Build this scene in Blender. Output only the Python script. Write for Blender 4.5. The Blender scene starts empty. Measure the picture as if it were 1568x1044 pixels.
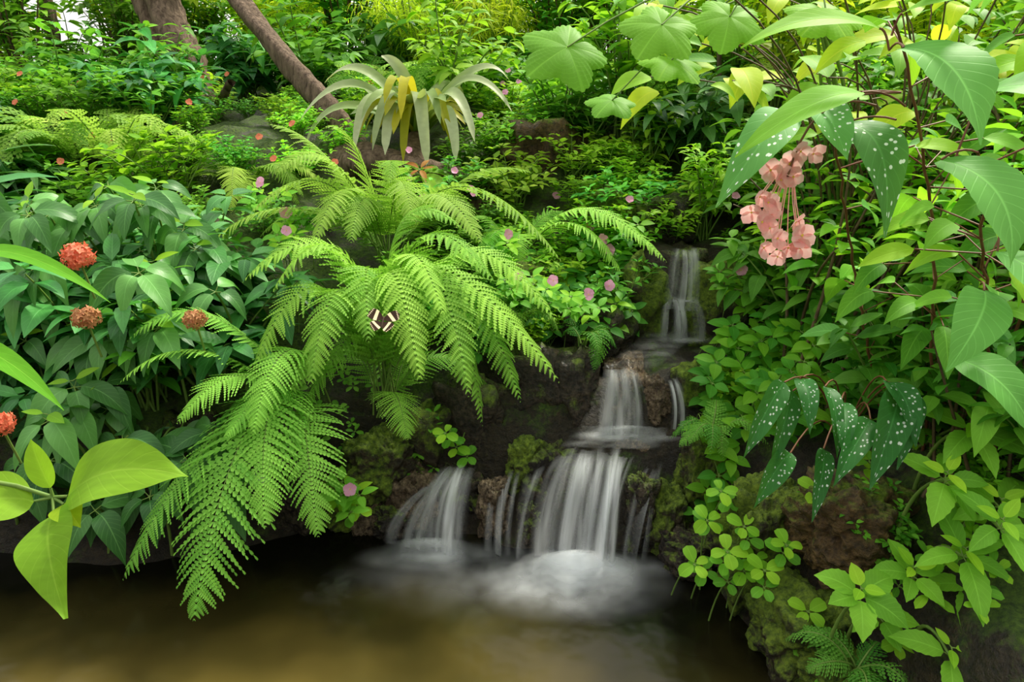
import bpy, bmesh, math, random
import numpy as np
from mathutils import Vector, noise
rng = np.random.default_rng(7)
random.seed(7)
R = rng.uniform
def V(*a): return np.array(a, dtype=float)
def nrm(v):
    v = np.asarray(v, float); n = np.linalg.norm(v)
    return v/n if n > 1e-9 else V(0,0,1)
def rvec(s=1.0): return R(-s, s, 3)
scene = bpy.context.scene
try:
    scene.view_settings.view_transform = 'Standard'
except Exception: pass

# ------------------------------------------------------------------ materials
def newmat(name):
    m = bpy.data.materials.new(name); m.use_nodes = True
    nt = m.node_tree; nt.nodes.clear()
    return m, nt
def nd(nt, typ, ins=None, **props):
    n = nt.nodes.new(typ)
    for k, v in props.items(): setattr(n, k, v)
    if ins:
        for k, v in ins.items():
            s = n.inputs[k]
            if isinstance(v, bpy.types.NodeSocket): nt.links.new(v, s)
            else: s.default_value = v
    return n
def mth(nt, op, a, b=None, c=None, clamp=False):
    n = nt.nodes.new('ShaderNodeMath'); n.operation = op; n.use_clamp = clamp
    for i, v in enumerate((a, b, c)):
        if v is None: continue
        if isinstance(v, bpy.types.NodeSocket): nt.links.new(v, n.inputs[i])
        else: n.inputs[i].default_value = v
    return n.outputs[0]
def mixc(nt, f, a, b, bt='MIX'):
    n = nt.nodes.new('ShaderNodeMix'); n.data_type = 'RGBA'; n.blend_type = bt
    for s, v in ((n.inputs[0], f), (n.inputs[6], a), (n.inputs[7], b)):
        if isinstance(v, bpy.types.NodeSocket): nt.links.new(v, s)
        else:
            s.default_value = v if not isinstance(v, tuple) else (v[0], v[1], v[2], 1)
    return n.outputs[2]
def ramp(nt, f, stops):
    n = nt.nodes.new('ShaderNodeValToRGB')
    while len(n.color_ramp.elements) < len(stops): n.color_ramp.elements.new(0.5)
    for e, (p, c) in zip(n.color_ramp.elements, stops):
        e.position = p; e.color = (c[0], c[1], c[2], 1)
    nt.links.new(f, n.inputs[0]); return n.outputs[0]
def out(nt, sh):
    o = nt.nodes.new('ShaderNodeOutputMaterial'); nt.links.new(sh, o.inputs[0])

def leaf_mat(name, c1, c2, ct, rough=.55, tf=.35, vein=.35, spots=False, vcol=None, spec=.22, nv=9.0):
    m, nt = newmat(name)
    at = nd(nt, 'ShaderNodeAttribute', attribute_name='tint')
    oi = nd(nt, 'ShaderNodeObjectInfo')
    base = mixc(nt, at.outputs['Fac'], c1, c2)
    uv = nd(nt, 'ShaderNodeUVMap')
    sp = nd(nt, 'ShaderNodeSeparateXYZ', {0: uv.outputs[0]})
    au = mth(nt, 'ABSOLUTE', mth(nt, 'MULTIPLY_ADD', sp.outputs[0], 2.0, -1.0))
    mid = mth(nt, 'SUBTRACT', 1.0, mth(nt, 'MULTIPLY', au, 14.0), clamp=True)
    ph = mth(nt, 'SUBTRACT', mth(nt, 'MULTIPLY', sp.outputs[1], nv), mth(nt, 'MULTIPLY', au, 2.2))
    sv = mth(nt, 'COSINE', mth(nt, 'MULTIPLY', ph, 6.2832))
    svm = mth(nt, 'MULTIPLY', mth(nt, 'SUBTRACT', sv, .90, clamp=True), 8.0, clamp=True)
    vm = mth(nt, 'MULTIPLY', mth(nt, 'MAXIMUM', mid, mth(nt, 'MULTIPLY', svm, .5)), vein)
    if vcol is None: vcol = tuple(min(1, x*1.6+.05) for x in c2)
    base = mixc(nt, vm, base, vcol)
    if spots:
        mp = nd(nt, 'ShaderNodeMapping', {'Vector': uv.outputs[0], 'Scale': (7, 18, 1)})
        vo = nd(nt, 'ShaderNodeTexVoronoi', {'Vector': mp.outputs[0], 'Scale': 1.0, 'Randomness': .7})
        sm = mth(nt, 'MULTIPLY', mth(nt, 'SUBTRACT', .30, vo.outputs['Distance'], clamp=True), 14.0, clamp=True)
        base = mixc(nt, sm, base, (.80, .88, .76))
    no = nd(nt, 'ShaderNodeTexNoise', {'Scale': 25.0, 'Detail': 2.0})
    val = mth(nt, 'ADD', mth(nt, 'MULTIPLY_ADD', oi.outputs['Random'], .60, .50), mth(nt, 'MULTIPLY', no.outputs[0], .4))
    hue = mth(nt, 'MULTIPLY_ADD', mth(nt, 'FRACT', mth(nt, 'MULTIPLY', oi.outputs['Random'], 7.3)), .05, .475)
    hs = nd(nt, 'ShaderNodeHueSaturation', {'Hue': hue, 'Saturation': 1.0, 'Value': val, 'Color': base})
    bs = nd(nt, 'ShaderNodeBsdfPrincipled', {'Base Color': hs.outputs[0], 'Roughness': rough, 'Specular IOR Level': spec})
    bmp = nd(nt, 'ShaderNodeBump', {'Strength': .35, 'Distance': .002, 'Height': mth(nt, 'MULTIPLY', vm, -1.0)})
    nt.links.new(bmp.outputs[0], bs.inputs['Normal'])
    tc = mixc(nt, .55, hs.outputs[0], ct)
    tr = nd(nt, 'ShaderNodeBsdfTranslucent', {'Color': tc})
    mx = nd(nt, 'ShaderNodeMixShader', {0: tf, 1: bs.outputs[0], 2: tr.outputs[0]})
    out(nt, mx.outputs[0]); return m

def simple_mat(name, c1, c2, scale=20, rough=.6, spec=.3, tf=0.0, bump=0.0, stretch=(1,1,1)):
    m, nt = newmat(name)
    tc = nd(nt, 'ShaderNodeTexCoord')
    mp = nd(nt, 'ShaderNodeMapping', {'Vector': tc.outputs['Object'], 'Scale': stretch})
    no = nd(nt, 'ShaderNodeTexNoise', {'Vector': mp.outputs[0], 'Scale': scale, 'Detail': 6.0, 'Roughness': .65})
    f = mth(nt, 'MULTIPLY_ADD', no.outputs[0], 2.4, -.7, clamp=True)
    c = mixc(nt, f, c1, c2)
    bs = nd(nt, 'ShaderNodeBsdfPrincipled', {'Base Color': c, 'Roughness': rough, 'Specular IOR Level': spec})
    if bump:
        b = nd(nt, 'ShaderNodeBump', {'Strength': bump, 'Distance': .02, 'Height': no.outputs[0]})
        nt.links.new(b.outputs[0], bs.inputs['Normal'])
    sh = bs.outputs[0]
    if tf:
        tr = nd(nt, 'ShaderNodeBsdfTranslucent', {'Color': c})
        sh = nd(nt, 'ShaderNodeMixShader', {0: tf, 1: sh, 2: tr.outputs[0]}).outputs[0]
    out(nt, sh); return m

def rock_mat(name, ca, cb, moss=.5, rough=.45, mossc=((.03,.06,.006), (.20,.29,.018)), wet=False):
    m, nt = newmat(name)
    g = nd(nt, 'ShaderNodeNewGeometry')
    pos = g.outputs['Position']
    n1 = nd(nt, 'ShaderNodeTexNoise', {'Vector': pos, 'Scale': 9.0, 'Detail': 8.0, 'Roughness': .7})
    n2 = nd(nt, 'ShaderNodeTexNoise', {'Vector': pos, 'Scale': 70.0, 'Detail': 5.0, 'Roughness': .7})
    n3 = nd(nt, 'ShaderNodeTexNoise', {'Vector': pos, 'Scale': 7.0, 'Detail': 8.0, 'Roughness': .75})
    c = mixc(nt, mth(nt, 'MULTIPLY_ADD', n1.outputs[0], 3.6, -1.3, clamp=True), ca, cb)
    c = mixc(nt, mth(nt, 'MULTIPLY_ADD', n2.outputs[0], 2.5, -.9, clamp=True), (ca[0]*.4, ca[1]*.4, ca[2]*.4), c)
    sn = nd(nt, 'ShaderNodeSeparateXYZ', {0: g.outputs['Normal']})
    mf = mth(nt, 'ADD', mth(nt, 'MULTIPLY', sn.outputs[2], .30), mth(nt, 'MULTIPLY', n3.outputs[0], 2.2))
    mo = 1.65-moss
    if wet:
        at = nd(nt, 'ShaderNodeAttribute', attribute_name='tint')
        mo = mth(nt, 'MULTIPLY_ADD', at.outputs['Fac'], .30, mo)
    mf = mth(nt, 'MULTIPLY', mth(nt, 'SUBTRACT', mf, mo), 4.0, clamp=True)
    mc = mixc(nt, mth(nt, 'MULTIPLY_ADD', n2.outputs[0], 3.0, -1.0, clamp=True), mossc[0], mossc[1])
    c = mixc(nt, mf, c, mc)
    rg = mth(nt, 'MULTIPLY_ADD', mf, .5, rough, clamp=True)
    h = mth(nt, 'ADD', n1.outputs[0], mth(nt, 'MULTIPLY', n2.outputs[0], .35))
    b = nd(nt, 'ShaderNodeBump', {'Strength': 1.0, 'Distance': .03, 'Height': h})
    bs = nd(nt, 'ShaderNodeBsdfPrincipled', {'Base Color': c, 'Roughness': rg, 'Specular IOR Level': .5, 'Normal': b.outputs[0]})
    out(nt, bs.outputs[0]); return m

M = {}
M['fern'] = leaf_mat('fern_green', (.08,.27,.025), (.27,.55,.07), (.36,.68,.05), rough=.6, tf=.35, vein=.3, spec=.18)
M['fernback'] = leaf_mat('fern_light', (.15,.39,.04), (.40,.66,.10), (.48,.78,.08), rough=.6, tf=.4, vein=.2, spec=.18)
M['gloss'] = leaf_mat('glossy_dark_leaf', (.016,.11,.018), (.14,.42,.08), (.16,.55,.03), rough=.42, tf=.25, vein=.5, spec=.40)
M['mid'] = leaf_mat('mid_green_leaf', (.045,.21,.014), (.19,.50,.035), (.30,.68,.03), tf=.36)
M['bright'] = leaf_mat('bright_leaf', (.14,.42,.02), (.36,.66,.035), (.50,.88,.03), tf=.45)
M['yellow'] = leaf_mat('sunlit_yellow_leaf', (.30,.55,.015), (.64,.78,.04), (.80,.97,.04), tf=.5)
M['beg'] = leaf_mat('angelwing_begonia_leaf', (.035,.15,.025), (.10,.36,.07), (.25,.55,.04), rough=.5, tf=.3, spots=True, vein=.3)
M['hero'] = leaf_mat('large_veined_leaf', (.06,.27,.04), (.15,.46,.08), (.3,.65,.05), rough=.5, tf=.38, vein=.6, spec=.25, nv=11)
M['brom'] = leaf_mat('bromeliad_leaf', (.14,.30,.02), (.72,.76,.50), (.55,.65,.10), rough=.45, tf=.35, vein=.0)
M['brome_y'] = leaf_mat('bromeliad_yellow', (.30,.36,.01), (.78,.66,.03), (.85,.7,.03), rough=.45, tf=.4, vein=.0)
M['red_leaf'] = leaf_mat('reddish_leaf', (.45,.12,.03), (.6,.35,.05), (.8,.2,.03), tf=.35)
M['stem'] = simple_mat('green_stem', (.10,.20,.03), (.2,.3,.06), 30, .5)
M['bstem'] = simple_mat('brown_stem', (.07,.045,.025), (.20,.13,.07), 30, .6)
M['rstem'] = simple_mat('red_stem', (.16,.05,.025), (.26,.12,.06), 30, .5)
M['pink'] = simple_mat('pink_petal', (.95,.32,.62), (1,.55,.80), 60, .5, tf=.4)
M['salmon'] = simple_mat('salmon_petal', (.95,.45,.43), (.98,.70,.64), 60, .45, tf=.4)
M['ixora'] = simple_mat('red_floret', (.75,.12,.06), (.95,.34,.18), 90, .5, tf=.25)
M['ixora_old'] = simple_mat('faded_floret', (.42,.12,.05), (.60,.34,.14), 90, .6, tf=.2)
M['ycent'] = simple_mat('yellow_center', (.8,.6,.05), (.9,.7,.1), 60, .5)
M['rock'] = rock_mat('wet_rock', (.02,.015,.010), (.16,.115,.075), moss=.40, rough=.14)
M['ochre'] = rock_mat('ochre_rock', (.08,.045,.015), (.32,.19,.06), moss=.38, rough=.5)
M['tan'] = rock_mat('tan_wet_rock', (.08,.045,.02), (.58,.44,.28), moss=.12, rough=.13)
M['mossrock'] = rock_mat('mossy_rock_surface', (.03,.023,.012), (.12,.085,.035), moss=.70, rough=.4)
M['ground'] = rock_mat('soil_and_moss', (.02,.014,.008), (.08,.055,.025), moss=.55, rough=.45, mossc=((.015,.035,.005),(.08,.14,.012)), wet=True)
M['bark'] = simple_mat('tree_bark', (.04,.026,.017), (.30,.215,.15), 16, .85, .15, bump=1.0, stretch=(3,3,.4))
M['white'] = simple_mat('white_painted_metal', (.8,.8,.8), (.85,.85,.85), 5, .4)

# ------------------------------------------------------------------ mesh builder (quads)
class MB:
    def __init__(s): s.v=[]; s.f=[]; s.uv=[]; s.t=[]; s.m=[]; s.n=0; s.mats=[]
    def mi(s, k):
        if k not in s.mats: s.mats.append(k)
        return s.mats.index(k)
    def add(s, v, f, uv, t, mat):
        k = s.mi(mat); v = np.asarray(v, float); n = len(v)
        s.v.append(v); s.f.append(np.asarray(f, int)+s.n); s.uv.append(uv)
        s.t.append(np.broadcast_to(np.asarray(t, float), (n,))); s.m.append(np.full(len(f), k)); s.n += n
    def mesh(s, name, smooth=True):
        v = np.concatenate(s.v); f = np.concatenate(s.f); uv = np.concatenate(s.uv); t = np.concatenate(s.t); m = np.concatenate(s.m)
        me = bpy.data.meshes.new(name)
        me.vertices.add(len(v)); me.vertices.foreach_set('co', v.ravel())
        me.loops.add(len(f)*4); me.loops.foreach_set('vertex_index', f.ravel().astype(np.int32))
        me.polygons.add(len(f)); me.polygons.foreach_set('loop_start', (np.arange(len(f))*4).astype(np.int32))
        me.update(calc_edges=True)
        ul = me.uv_layers.new(name='UVMap'); ul.data.foreach_set('uv', uv[f.ravel()].ravel())
        a = me.attributes.new('tint', 'FLOAT', 'POINT'); a.data.foreach_set('value', t)
        for k in s.mats: me.materials.append(M[k])
        me.polygons.foreach_set('material_index', m.astype(np.int32))
        me.polygons.foreach_set('use_smooth', np.full(len(f), smooth))
        me.validate(); me.update()
        return me
    def obj(s, name, smooth=True): return place(s.mesh(name, smooth), name)
def place(me, name, loc=(0,0,0), rz=0, sc=1, tilt=(0,0)):
    o = bpy.data.objects.new(name, me); scene.collection.objects.link(o)
    o.location = loc; o.rotation_euler = (tilt[0], tilt[1], rz)
    o.scale = (sc, sc, sc) if np.isscalar(sc) else sc
    return o

PROF = {}
def prof(kind, nl):
    if (kind, nl) in PROF: return PROF[(kind, nl)]
    t = np.linspace(0, 1, nl+1)
    if kind == 'ovate': a, b = .6, 1.0
    elif kind == 'heart': a, b = .38, 1.0
    elif kind == 'lance': a, b = .8, 1.0
    elif kind == 'round': a, b = .6, .45
    elif kind == 'petal': a, b = 1.0, .35
    elif kind == 'wing': a, b = .8, .35
    else: a, b = .12, .3
    w = np.power(t, a)*np.power(1-t, b)
    if kind in ('ovate', 'heart', 'lance'): w *= np.where(t > .8, 1-(t-.8)*1.2, 1)
    w = w/w.max(); w[0] = max(w[0], .03); w[-1] = .02
    PROF[(kind, nl)] = w; return w
FC = {}
def gridf(nl, nc):
    if (nl, nc) in FC: return FC[(nl, nc)]
    f = [(i*(nc+1)+j, i*(nc+1)+j+1, (i+1)*(nc+1)+j+1, (i+1)*(nc+1)+j) for i in range(nl) for j in range(nc)]
    FC[(nl, nc)] = np.array(f); return FC[(nl, nc)]
N0 = nrm(V(0, -.55, .85))
def leafb(mb, p0, p1, p2, W, mat, tint=.5, hint=None, kind='ovate', nl=6, nc=2, fold=.18, wave=0., serr=0., tend=None):
    p0 = np.asarray(p0, float); p1 = np.asarray(p1, float); p2 = np.asarray(p2, float)
    t = np.linspace(0, 1, nl+1)[:, None]
    c = 2*p1-.5*(p0+p2)
    pts = (1-t)**2*p0+2*t*(1-t)*c+t*t*p2
    T = 2*(1-t)*(c-p0)+2*t*(p2-c); T /= (np.linalg.norm(T, axis=1, keepdims=True)+1e-9)
    S = nrm(np.cross(p2-p0, N0 if hint is None else hint))
    N = np.cross(S, T)
    w = prof(kind, nl)[:, None]*W*.5
    u = np.linspace(-1, 1, nc+1)[None, :]
    ww = w*u
    if serr:
        z = np.where(np.arange(nl+1) % 2 == 0, 1-serr, 1+serr)[:, None]
        ww = ww*np.where(np.abs(u) > .99, z, 1)
    h = fold*np.abs(ww)
    if wave: h = h+wave*W*np.sin(t*11+rng.uniform(0, 6))*np.abs(u)**2*np.sign(u)*.3
    v = pts[:, None, :]+S[None, None, :]*ww[:, :, None]+N[:, None, :]*h[:, :, None]
    uv = np.stack([np.broadcast_to(u*.5+.5, ww.shape), np.broadcast_to(t, ww.shape)], -1).reshape(-1, 2)
    tt = tint if tend is None else np.repeat((tint+(tend-tint)*t[:, 0]**1.6), nc+1)
    mb.add(v.reshape(-1, 3), gridf(nl, nc), uv, tt, mat)
def leaf(mb, b, d, L, W, mat, droop=.5, tint=.5, **k):
    b = np.asarray(b, float); d = nrm(d)
    p2 = b+nrm(d-V(0, 0, droop))*L
    p1 = .5*(b+p2)+V(0, 0, droop*.16*L)+d*.02*L
    leafb(mb, b, p1, p2, W, mat, tint, **k)
def tube(mb, pts, rad, mat, k=5, tint=.5, rough=0.):
    pts = np.asarray(pts, float); n = len(pts)
    rad = np.broadcast_to(np.asarray(rad, float), (n,))
    T = np.gradient(pts, axis=0); T /= (np.linalg.norm(T, axis=1, keepdims=True)+1e-9)
    ref = V(1, 0, 0) if abs(T[0][2]) > .7 else V(0, 0, 1)
    A = np.cross(T, ref); A /= (np.linalg.norm(A, axis=1, keepdims=True)+1e-9); B = np.cross(T, A)
    an = np.linspace(0, 2*np.pi, k, endpoint=False)
    rr = rad[:, None]*np.ones((1, k))
    if rough: rr = rr*(1+rough*(rng.random((n, k))-.5)+rough*.8*np.sin(an*3+np.arange(n)[:, None]*.25))
    v = pts[:, None]+rr[..., None]*(np.cos(an)[None, :, None]*A[:, None]+np.sin(an)[None, :, None]*B[:, None])
    f = [(i*k+j, i*k+(j+1) % k, (i+1)*k+(j+1) % k, (i+1)*k+j) for i in range(n-1) for j in range(k)]
    uv = np.stack([np.broadcast_to(np.linspace(0, 1, k)[None], (n, k)), np.broadcast_to(np.linspace(0, 1, n)[:, None], (n, k))], -1).reshape(-1, 2)
    mb.add(v.reshape(-1, 3), f, uv, tint, mat)
def bez(p0, p1, p2, n):
    p0, p1, p2 = map(lambda q: np.asarray(q, float), (p0, p1, p2))
    t = np.linspace(0, 1, n)[:, None]; c = 2*p1-.5*(p0+p2)
    return (1-t)**2*p0+2*t*(1-t)*c+t*t*p2

# fern frond -----------------------------------------------------
def tpl(K):
    v = []; f = []; uv = []
    for sgn in (1, -1):
        for k in range(K):
            h = (1-k/(K+.3))**.6
            i = len(v)
            v += [(k/K, 0), ((k+1.0)/K, 0), ((k+1.12)/K, sgn*h*.70), ((k+.72)/K, sgn*h)]
            uv += [(.5, k/K), (.5, (k+1)/K), (.5+.5*sgn*h, (k+1.1)/K), (.5+.5*sgn*h, (k+.5)/K)]
            f.append((i, i+1, i+2, i+3) if sgn > 0 else (i+3, i+2, i+1, i))
    return np.array(v), np.array(f), np.array(uv)
TPL = {K: tpl(K) for K in (4, 7, 10)}
def frond(mb, p0, p1, p2, W, npin=32, mat='fern', tint=.5, K=7, t0=.22, roll=0., stem='stem'):
    pts = bez(p0, p1, p2, 60)
    pts = pts+np.sin(np.linspace(0, 5, 60)+R(0, 6))[:, None]*V(.006, 0, .004)*np.linspace(0, 1, 60)[:, None]
    seg = np.linalg.norm(np.diff(pts, axis=0), axis=1); cum = np.concatenate([[0], np.cumsum(seg)]); L = cum[-1]
    s = np.linspace(t0, .995, npin); P_ = np.stack([np.interp(s*L, cum, pts[:, i]) for i in range(3)], 1)
    T = np.stack([np.interp(s*L, cum, np.gradient(pts[:, i])) for i in range(3)], 1); T /= np.linalg.norm(T, axis=1, keepdims=True)
    D = np.asarray(p2, float)-np.asarray(p0, float)
    S = np.cross(D, V(0, 0, 1))
    if np.linalg.norm(S) < .25*np.linalg.norm(D): S = S+V(.6, 0, 0)*np.linalg.norm(D)
    S = nrm(S); S = nrm(S+roll*V(0, 0, 1))
    S = S[None]-T*(T@S)[:, None]; S /= np.linalg.norm(S, axis=1, keepdims=True)
    N = np.cross(S, T)
    q = (s-t0)/(1-t0)
    pr = (q+.10)**.32*(1-q)**.78; pr = pr/pr.max()
    ln = np.maximum(W*.5*pr, .004)
    sp = L*(1-t0)/npin
    tv, tf_, tuv = TPL[K]
    for sg in (1, -1):
        a = np.radians(14+30*q+rng.uniform(-6, 6, npin))
        d = S*sg*np.cos(a)[:, None]+T*np.sin(a)[:, None]
        pp = T*np.cos(a)[:, None]-S*sg*np.sin(a)[:, None]
        l = ln*rng.uniform(.85, 1.06, npin)
        pw = np.minimum(sp*.60, l*.3)
        dr = rng.uniform(.08, .42, npin)
        v = P_[:, None]+d[:, None]*(l[:, None]*tv[None, :, 0])[..., None]+pp[:, None]*(pw[:, None]*tv[None, :, 1])[..., None] \
            - N[:, None]*(dr[:, None]*l[:, None]*tv[None, :, 0]**2)[..., None] + pp[:, None]*(l[:, None]*.14*tv[None, :, 0]**2)[..., None] \
            + N[:, None]*(pw[:, None]*.35*np.abs(tv[None, :, 1]))[..., None]
        m = len(tv)
        f = (tf_[None]+(np.arange(npin)*m)[:, None, None]).reshape(-1, 4)
        tt = np.clip(np.repeat(tint+rng.uniform(-.22, .22, npin), m), 0, 1)
        mb.add(v.reshape(-1, 3), f, np.tile(tuv, (npin, 1)), tt, mat)
    tube(mb, pts[::4], np.linspace(.0030, .0008, len(pts[::4])), stem, 4)

# ------------------------------------------------------------------ terrain
def sstep(x): x = np.clip(x, 0, 1); return x*x*(3-2*x)
def shore(x, y):
    ys = np.interp(x, [-3,-1.53,-1.2,-.89,-.63,-.45,-.29,-.09,.09,.29,.44,.7], [1.8,1.7,1.64,1.7,1.83,1.87,1.82,1.80,1.74,1.72,1.72,1.72])
    xs = np.interp(y, [0,.9,1.23,1.28,1.41,1.58,1.75], [.85,.74,.68,.645,.60,.58,.45])
    xl = np.interp(y, [0,.9,1.15,1.6], [-1.0,-1.15,-1.7,-4])
    return np.maximum(np.maximum(y-ys, x-xs), xl-x)
def ch_x(y): return np.interp(y, [1.6,1.85,1.98,2.27,2.42,2.9,3.5], [.1,.22,.36,.58,.61,.7,.8])
def ch_z(y): return np.interp(y, [1.70,1.84,1.95,1.99,2.36,2.41,2.8,3.4], [-.05,.22,.25,.43,.45,.74,.80,1.0])
def height(x, y):
    x = np.asarray(x, float); y = np.asarray(y, float)
    s = shore(x, y)
    z = .28*sstep(s/.2)+.55*np.clip(s-.12, 0, 1.5)+.07*np.clip(s-1.6, 0, 50)
    z = np.where(s < 0, np.maximum(s*.9, -.35), z)
    w = 1-sstep((np.abs(x-ch_x(y))-.13)/.12)
    w = w*(y > 1.6)*(y < 3.2)
    z = z*(1-w)+ch_z(y)*w
    return z
def hz(x, y): return float(height(x, y))
def grid_terrain(name, x0, x1, y0, y1, st):
    xs = np.arange(x0, x1+st*.5, st); ys = np.arange(y0, y1+st*.5, st)
    X, Y = np.meshgrid(xs, ys); Z = height(X, Y)
    for i in range(X.shape[0]):
        for j in range(X.shape[1]):
            a = noise.fractal(Vector((X[i, j]*5, Y[i, j]*5, 1.3)), .8, 2.0, 4)
            Z[i, j] += a*.05*(1 if Z[i, j] > .02 else .3)
    s = shore(X, Y)
    wet = np.clip(1.3-s/.55, 0, 1)*(np.abs(X-.15) < .75)
    wet = np.maximum(wet, np.clip(1.6-Z/.12, 0, 1))
    wet = np.maximum(wet, (1-sstep((np.abs(X-ch_x(Y))-.2)/.15))*(Y > 1.7)*(Y < 3.1))
    mb = MB()
    mb.add(np.stack([X, Y, Z], -1).reshape(-1, 3), gridf(len(ys)-1, len(xs)-1), np.stack([X, Y], -1).reshape(-1, 2), wet.ravel(), 'ground')
    return mb.obj(name)
grid_terrain('ground', -5.5, 5.5, -.4, 9.2, .045)

# ------------------------------------------------------------------ pond
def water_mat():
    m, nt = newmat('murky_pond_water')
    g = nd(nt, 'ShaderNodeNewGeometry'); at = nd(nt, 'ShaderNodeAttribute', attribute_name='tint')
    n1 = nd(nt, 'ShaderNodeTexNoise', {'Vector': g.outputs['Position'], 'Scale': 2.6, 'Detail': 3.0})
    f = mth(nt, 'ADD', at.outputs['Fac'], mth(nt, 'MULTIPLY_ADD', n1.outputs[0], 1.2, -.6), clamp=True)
    c = ramp(nt, f, [(0, (.004,.004,.002)), (.45, (.028,.023,.006)), (1, (.105,.078,.018))])  # dark end paints in depth and bank reflection; noise adds the murk
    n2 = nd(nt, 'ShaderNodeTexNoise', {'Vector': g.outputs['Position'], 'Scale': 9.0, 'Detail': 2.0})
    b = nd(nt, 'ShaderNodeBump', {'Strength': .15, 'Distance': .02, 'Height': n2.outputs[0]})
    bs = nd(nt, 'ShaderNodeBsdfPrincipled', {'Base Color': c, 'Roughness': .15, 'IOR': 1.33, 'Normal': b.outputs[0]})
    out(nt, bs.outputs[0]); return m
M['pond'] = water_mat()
xs = np.linspace(-3.2, 1.1, 80); ys = np.linspace(-.4, 2.05, 60); X, Y = np.meshgrid(xs, ys)
dep_refl = np.clip(.95-1.9*np.clip(Y-1.15, 0, 9)-1.5*np.clip(X-.1, 0, 9), 0, 1)  # deeper water and the dark bank's reflection, both put into the pond colour
mb = MB(); mb.add(np.stack([X, Y, X*0], -1).reshape(-1, 3), gridf(59, 79), np.stack([X, Y], -1).reshape(-1, 2), dep_refl.ravel(), 'pond'); mb.obj('pond_water')

def fall_mat(name, sx, sy, lo, gain, col=(.93,.96,.99), amax=.97, det=2.0):
    m, nt = newmat(name)
    uv = nd(nt, 'ShaderNodeUVMap'); at = nd(nt, 'ShaderNodeAttribute', attribute_name='tint')
    mp = nd(nt, 'ShaderNodeMapping', {'Vector': uv.outputs[0], 'Scale': (sx, sy, 1)})
    n = nd(nt, 'ShaderNodeTexNoise', {'Vector': mp.outputs[0], 'Scale': 1.0, 'Detail': det, 'Roughness': .5})
    a = mth(nt, 'MULTIPLY', mth(nt, 'SUBTRACT', n.outputs[0], lo), gain, clamp=True)
    a = mth(nt, 'MULTIPLY', mth(nt, 'MULTIPLY', a, at.outputs['Fac']), amax, clamp=True)
    df = nd(nt, 'ShaderNodeBsdfDiffuse', {'Color': (*col, 1)})
    tl = nd(nt, 'ShaderNodeBsdfTranslucent', {'Color': (*col, 1)})
    mm = nd(nt, 'ShaderNodeMixShader', {0: .4, 1: df.outputs[0], 2: tl.outputs[0]})
    tp = nd(nt, 'ShaderNodeBsdfTransparent')
    mx = nd(nt, 'ShaderNodeMixShader', {0: a, 1: tp.outputs[0], 2: mm.outputs[0]})
    out(nt, mx.outputs[0]); return m
M['fall'] = fall_mat('silky_falling_water', 13, .9, .32, 2.7)
M['foam'] = fall_mat('foam_mist', 7, 7, .22, 2.2, det=3.0)
M['shelf'] = fall_mat('shallow_running_water', 6, 12, .35, 2.0, amax=.6)

def veil(mb, tl, tr, bl, br, dens=1.0, nu=16, nv=26, bulge=.03, uo=0, edge=.45, pw=1.6, fall_end=.0):
    tl, tr, bl, br = map(lambda q: np.asarray(q, float), (tl, tr, bl, br))
    u = np.linspace(0, 1, nu+1)[None, :, None]; v = np.linspace(0, 1, nv+1)[:, None, None]
    top = tl*(1-u)+tr*u; bot = bl*(1-u)+br*u
    hv = 1-(1-v)**1.8; zv = v**pw
    P_ = top+(bot-top)*np.concatenate([hv, hv, zv], -1)
    uu = u[0, :, 0]; wob = np.array([noise.noise(Vector((a*3+uo, uo, 0))) for a in uu])
    P_[..., 1] += -bulge*(np.sin(np.pi*uu)+wob*.9)[None]*np.sin(np.pi*np.clip(v[..., 0]*.7+.15, 0, 1))
    P_[..., 0] += .01*wob[None]*v[..., 0]
    ed = sstep(np.clip(np.minimum(uu, 1-uu)/edge, 0, 1))[None]*np.ones((nv+1, 1))
    va = np.clip(v[:, :, 0]*5+.2, 0, 1)*(1-fall_end*v[:, :, 0])
    al = dens*ed*va
    uv = np.stack([np.broadcast_to(uu[None]*np.linalg.norm(tr-tl)*4+uo, (nv+1, nu+1)), np.broadcast_to(v[..., 0], (nv+1, nu+1))], -1)
    mb.add(P_.reshape(-1, 3), gridf(nv, nu), uv.reshape(-1, 2), al.ravel(), 'fall')
def strands(mb, tl, tr, bl, br, n, w, dens=(.5, .95), jit=.02, **k):
    tl, tr, bl, br = map(lambda q: np.asarray(q, float), (tl, tr, bl, br))
    for i in range(n):
        a = (i+.5+R(-.3, .3))/n; ww = w*R(.6, 1.3)
        t = tl*(1-a)+tr*a+V(0, R(-jit, jit), R(-jit*.6, 0)); b = bl*(1-a)+br*a+V(R(-jit, jit), R(-jit, jit)*.8, 0)
        h = V(ww/2, 0, 0)
        veil(mb, t-h*.8, t+h*.8, b-h*1.25, b+h*1.25, R(*dens), uo=R(0, 90), nu=12, nv=20, bulge=R(.01, .04), **k)
def foam(mb, c, rx, ry, dens, z=.004, dome=.0, rot=0., p=1.7):
    nr, na = 14, 36
    r = np.linspace(0, 1, nr+1)[:, None]; a = np.linspace(0, 2*np.pi, na+1)[None]
    x = rx*r*np.cos(a); y = ry*r*np.sin(a)
    X = c[0]+x*math.cos(rot)-y*math.sin(rot); Y = c[1]+x*math.sin(rot)+y*math.cos(rot)
    Z = c[2]+z+dome*(1-r**2)+0*a
    al = dens*(1-r)**p+0*a
    v = np.stack([X, Y, Z], -1).reshape(-1, 3)
    mb.add(v, gridf(nr, na), v[:, :2]*1.0, al.ravel(), 'foam')
wf = MB()
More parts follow.
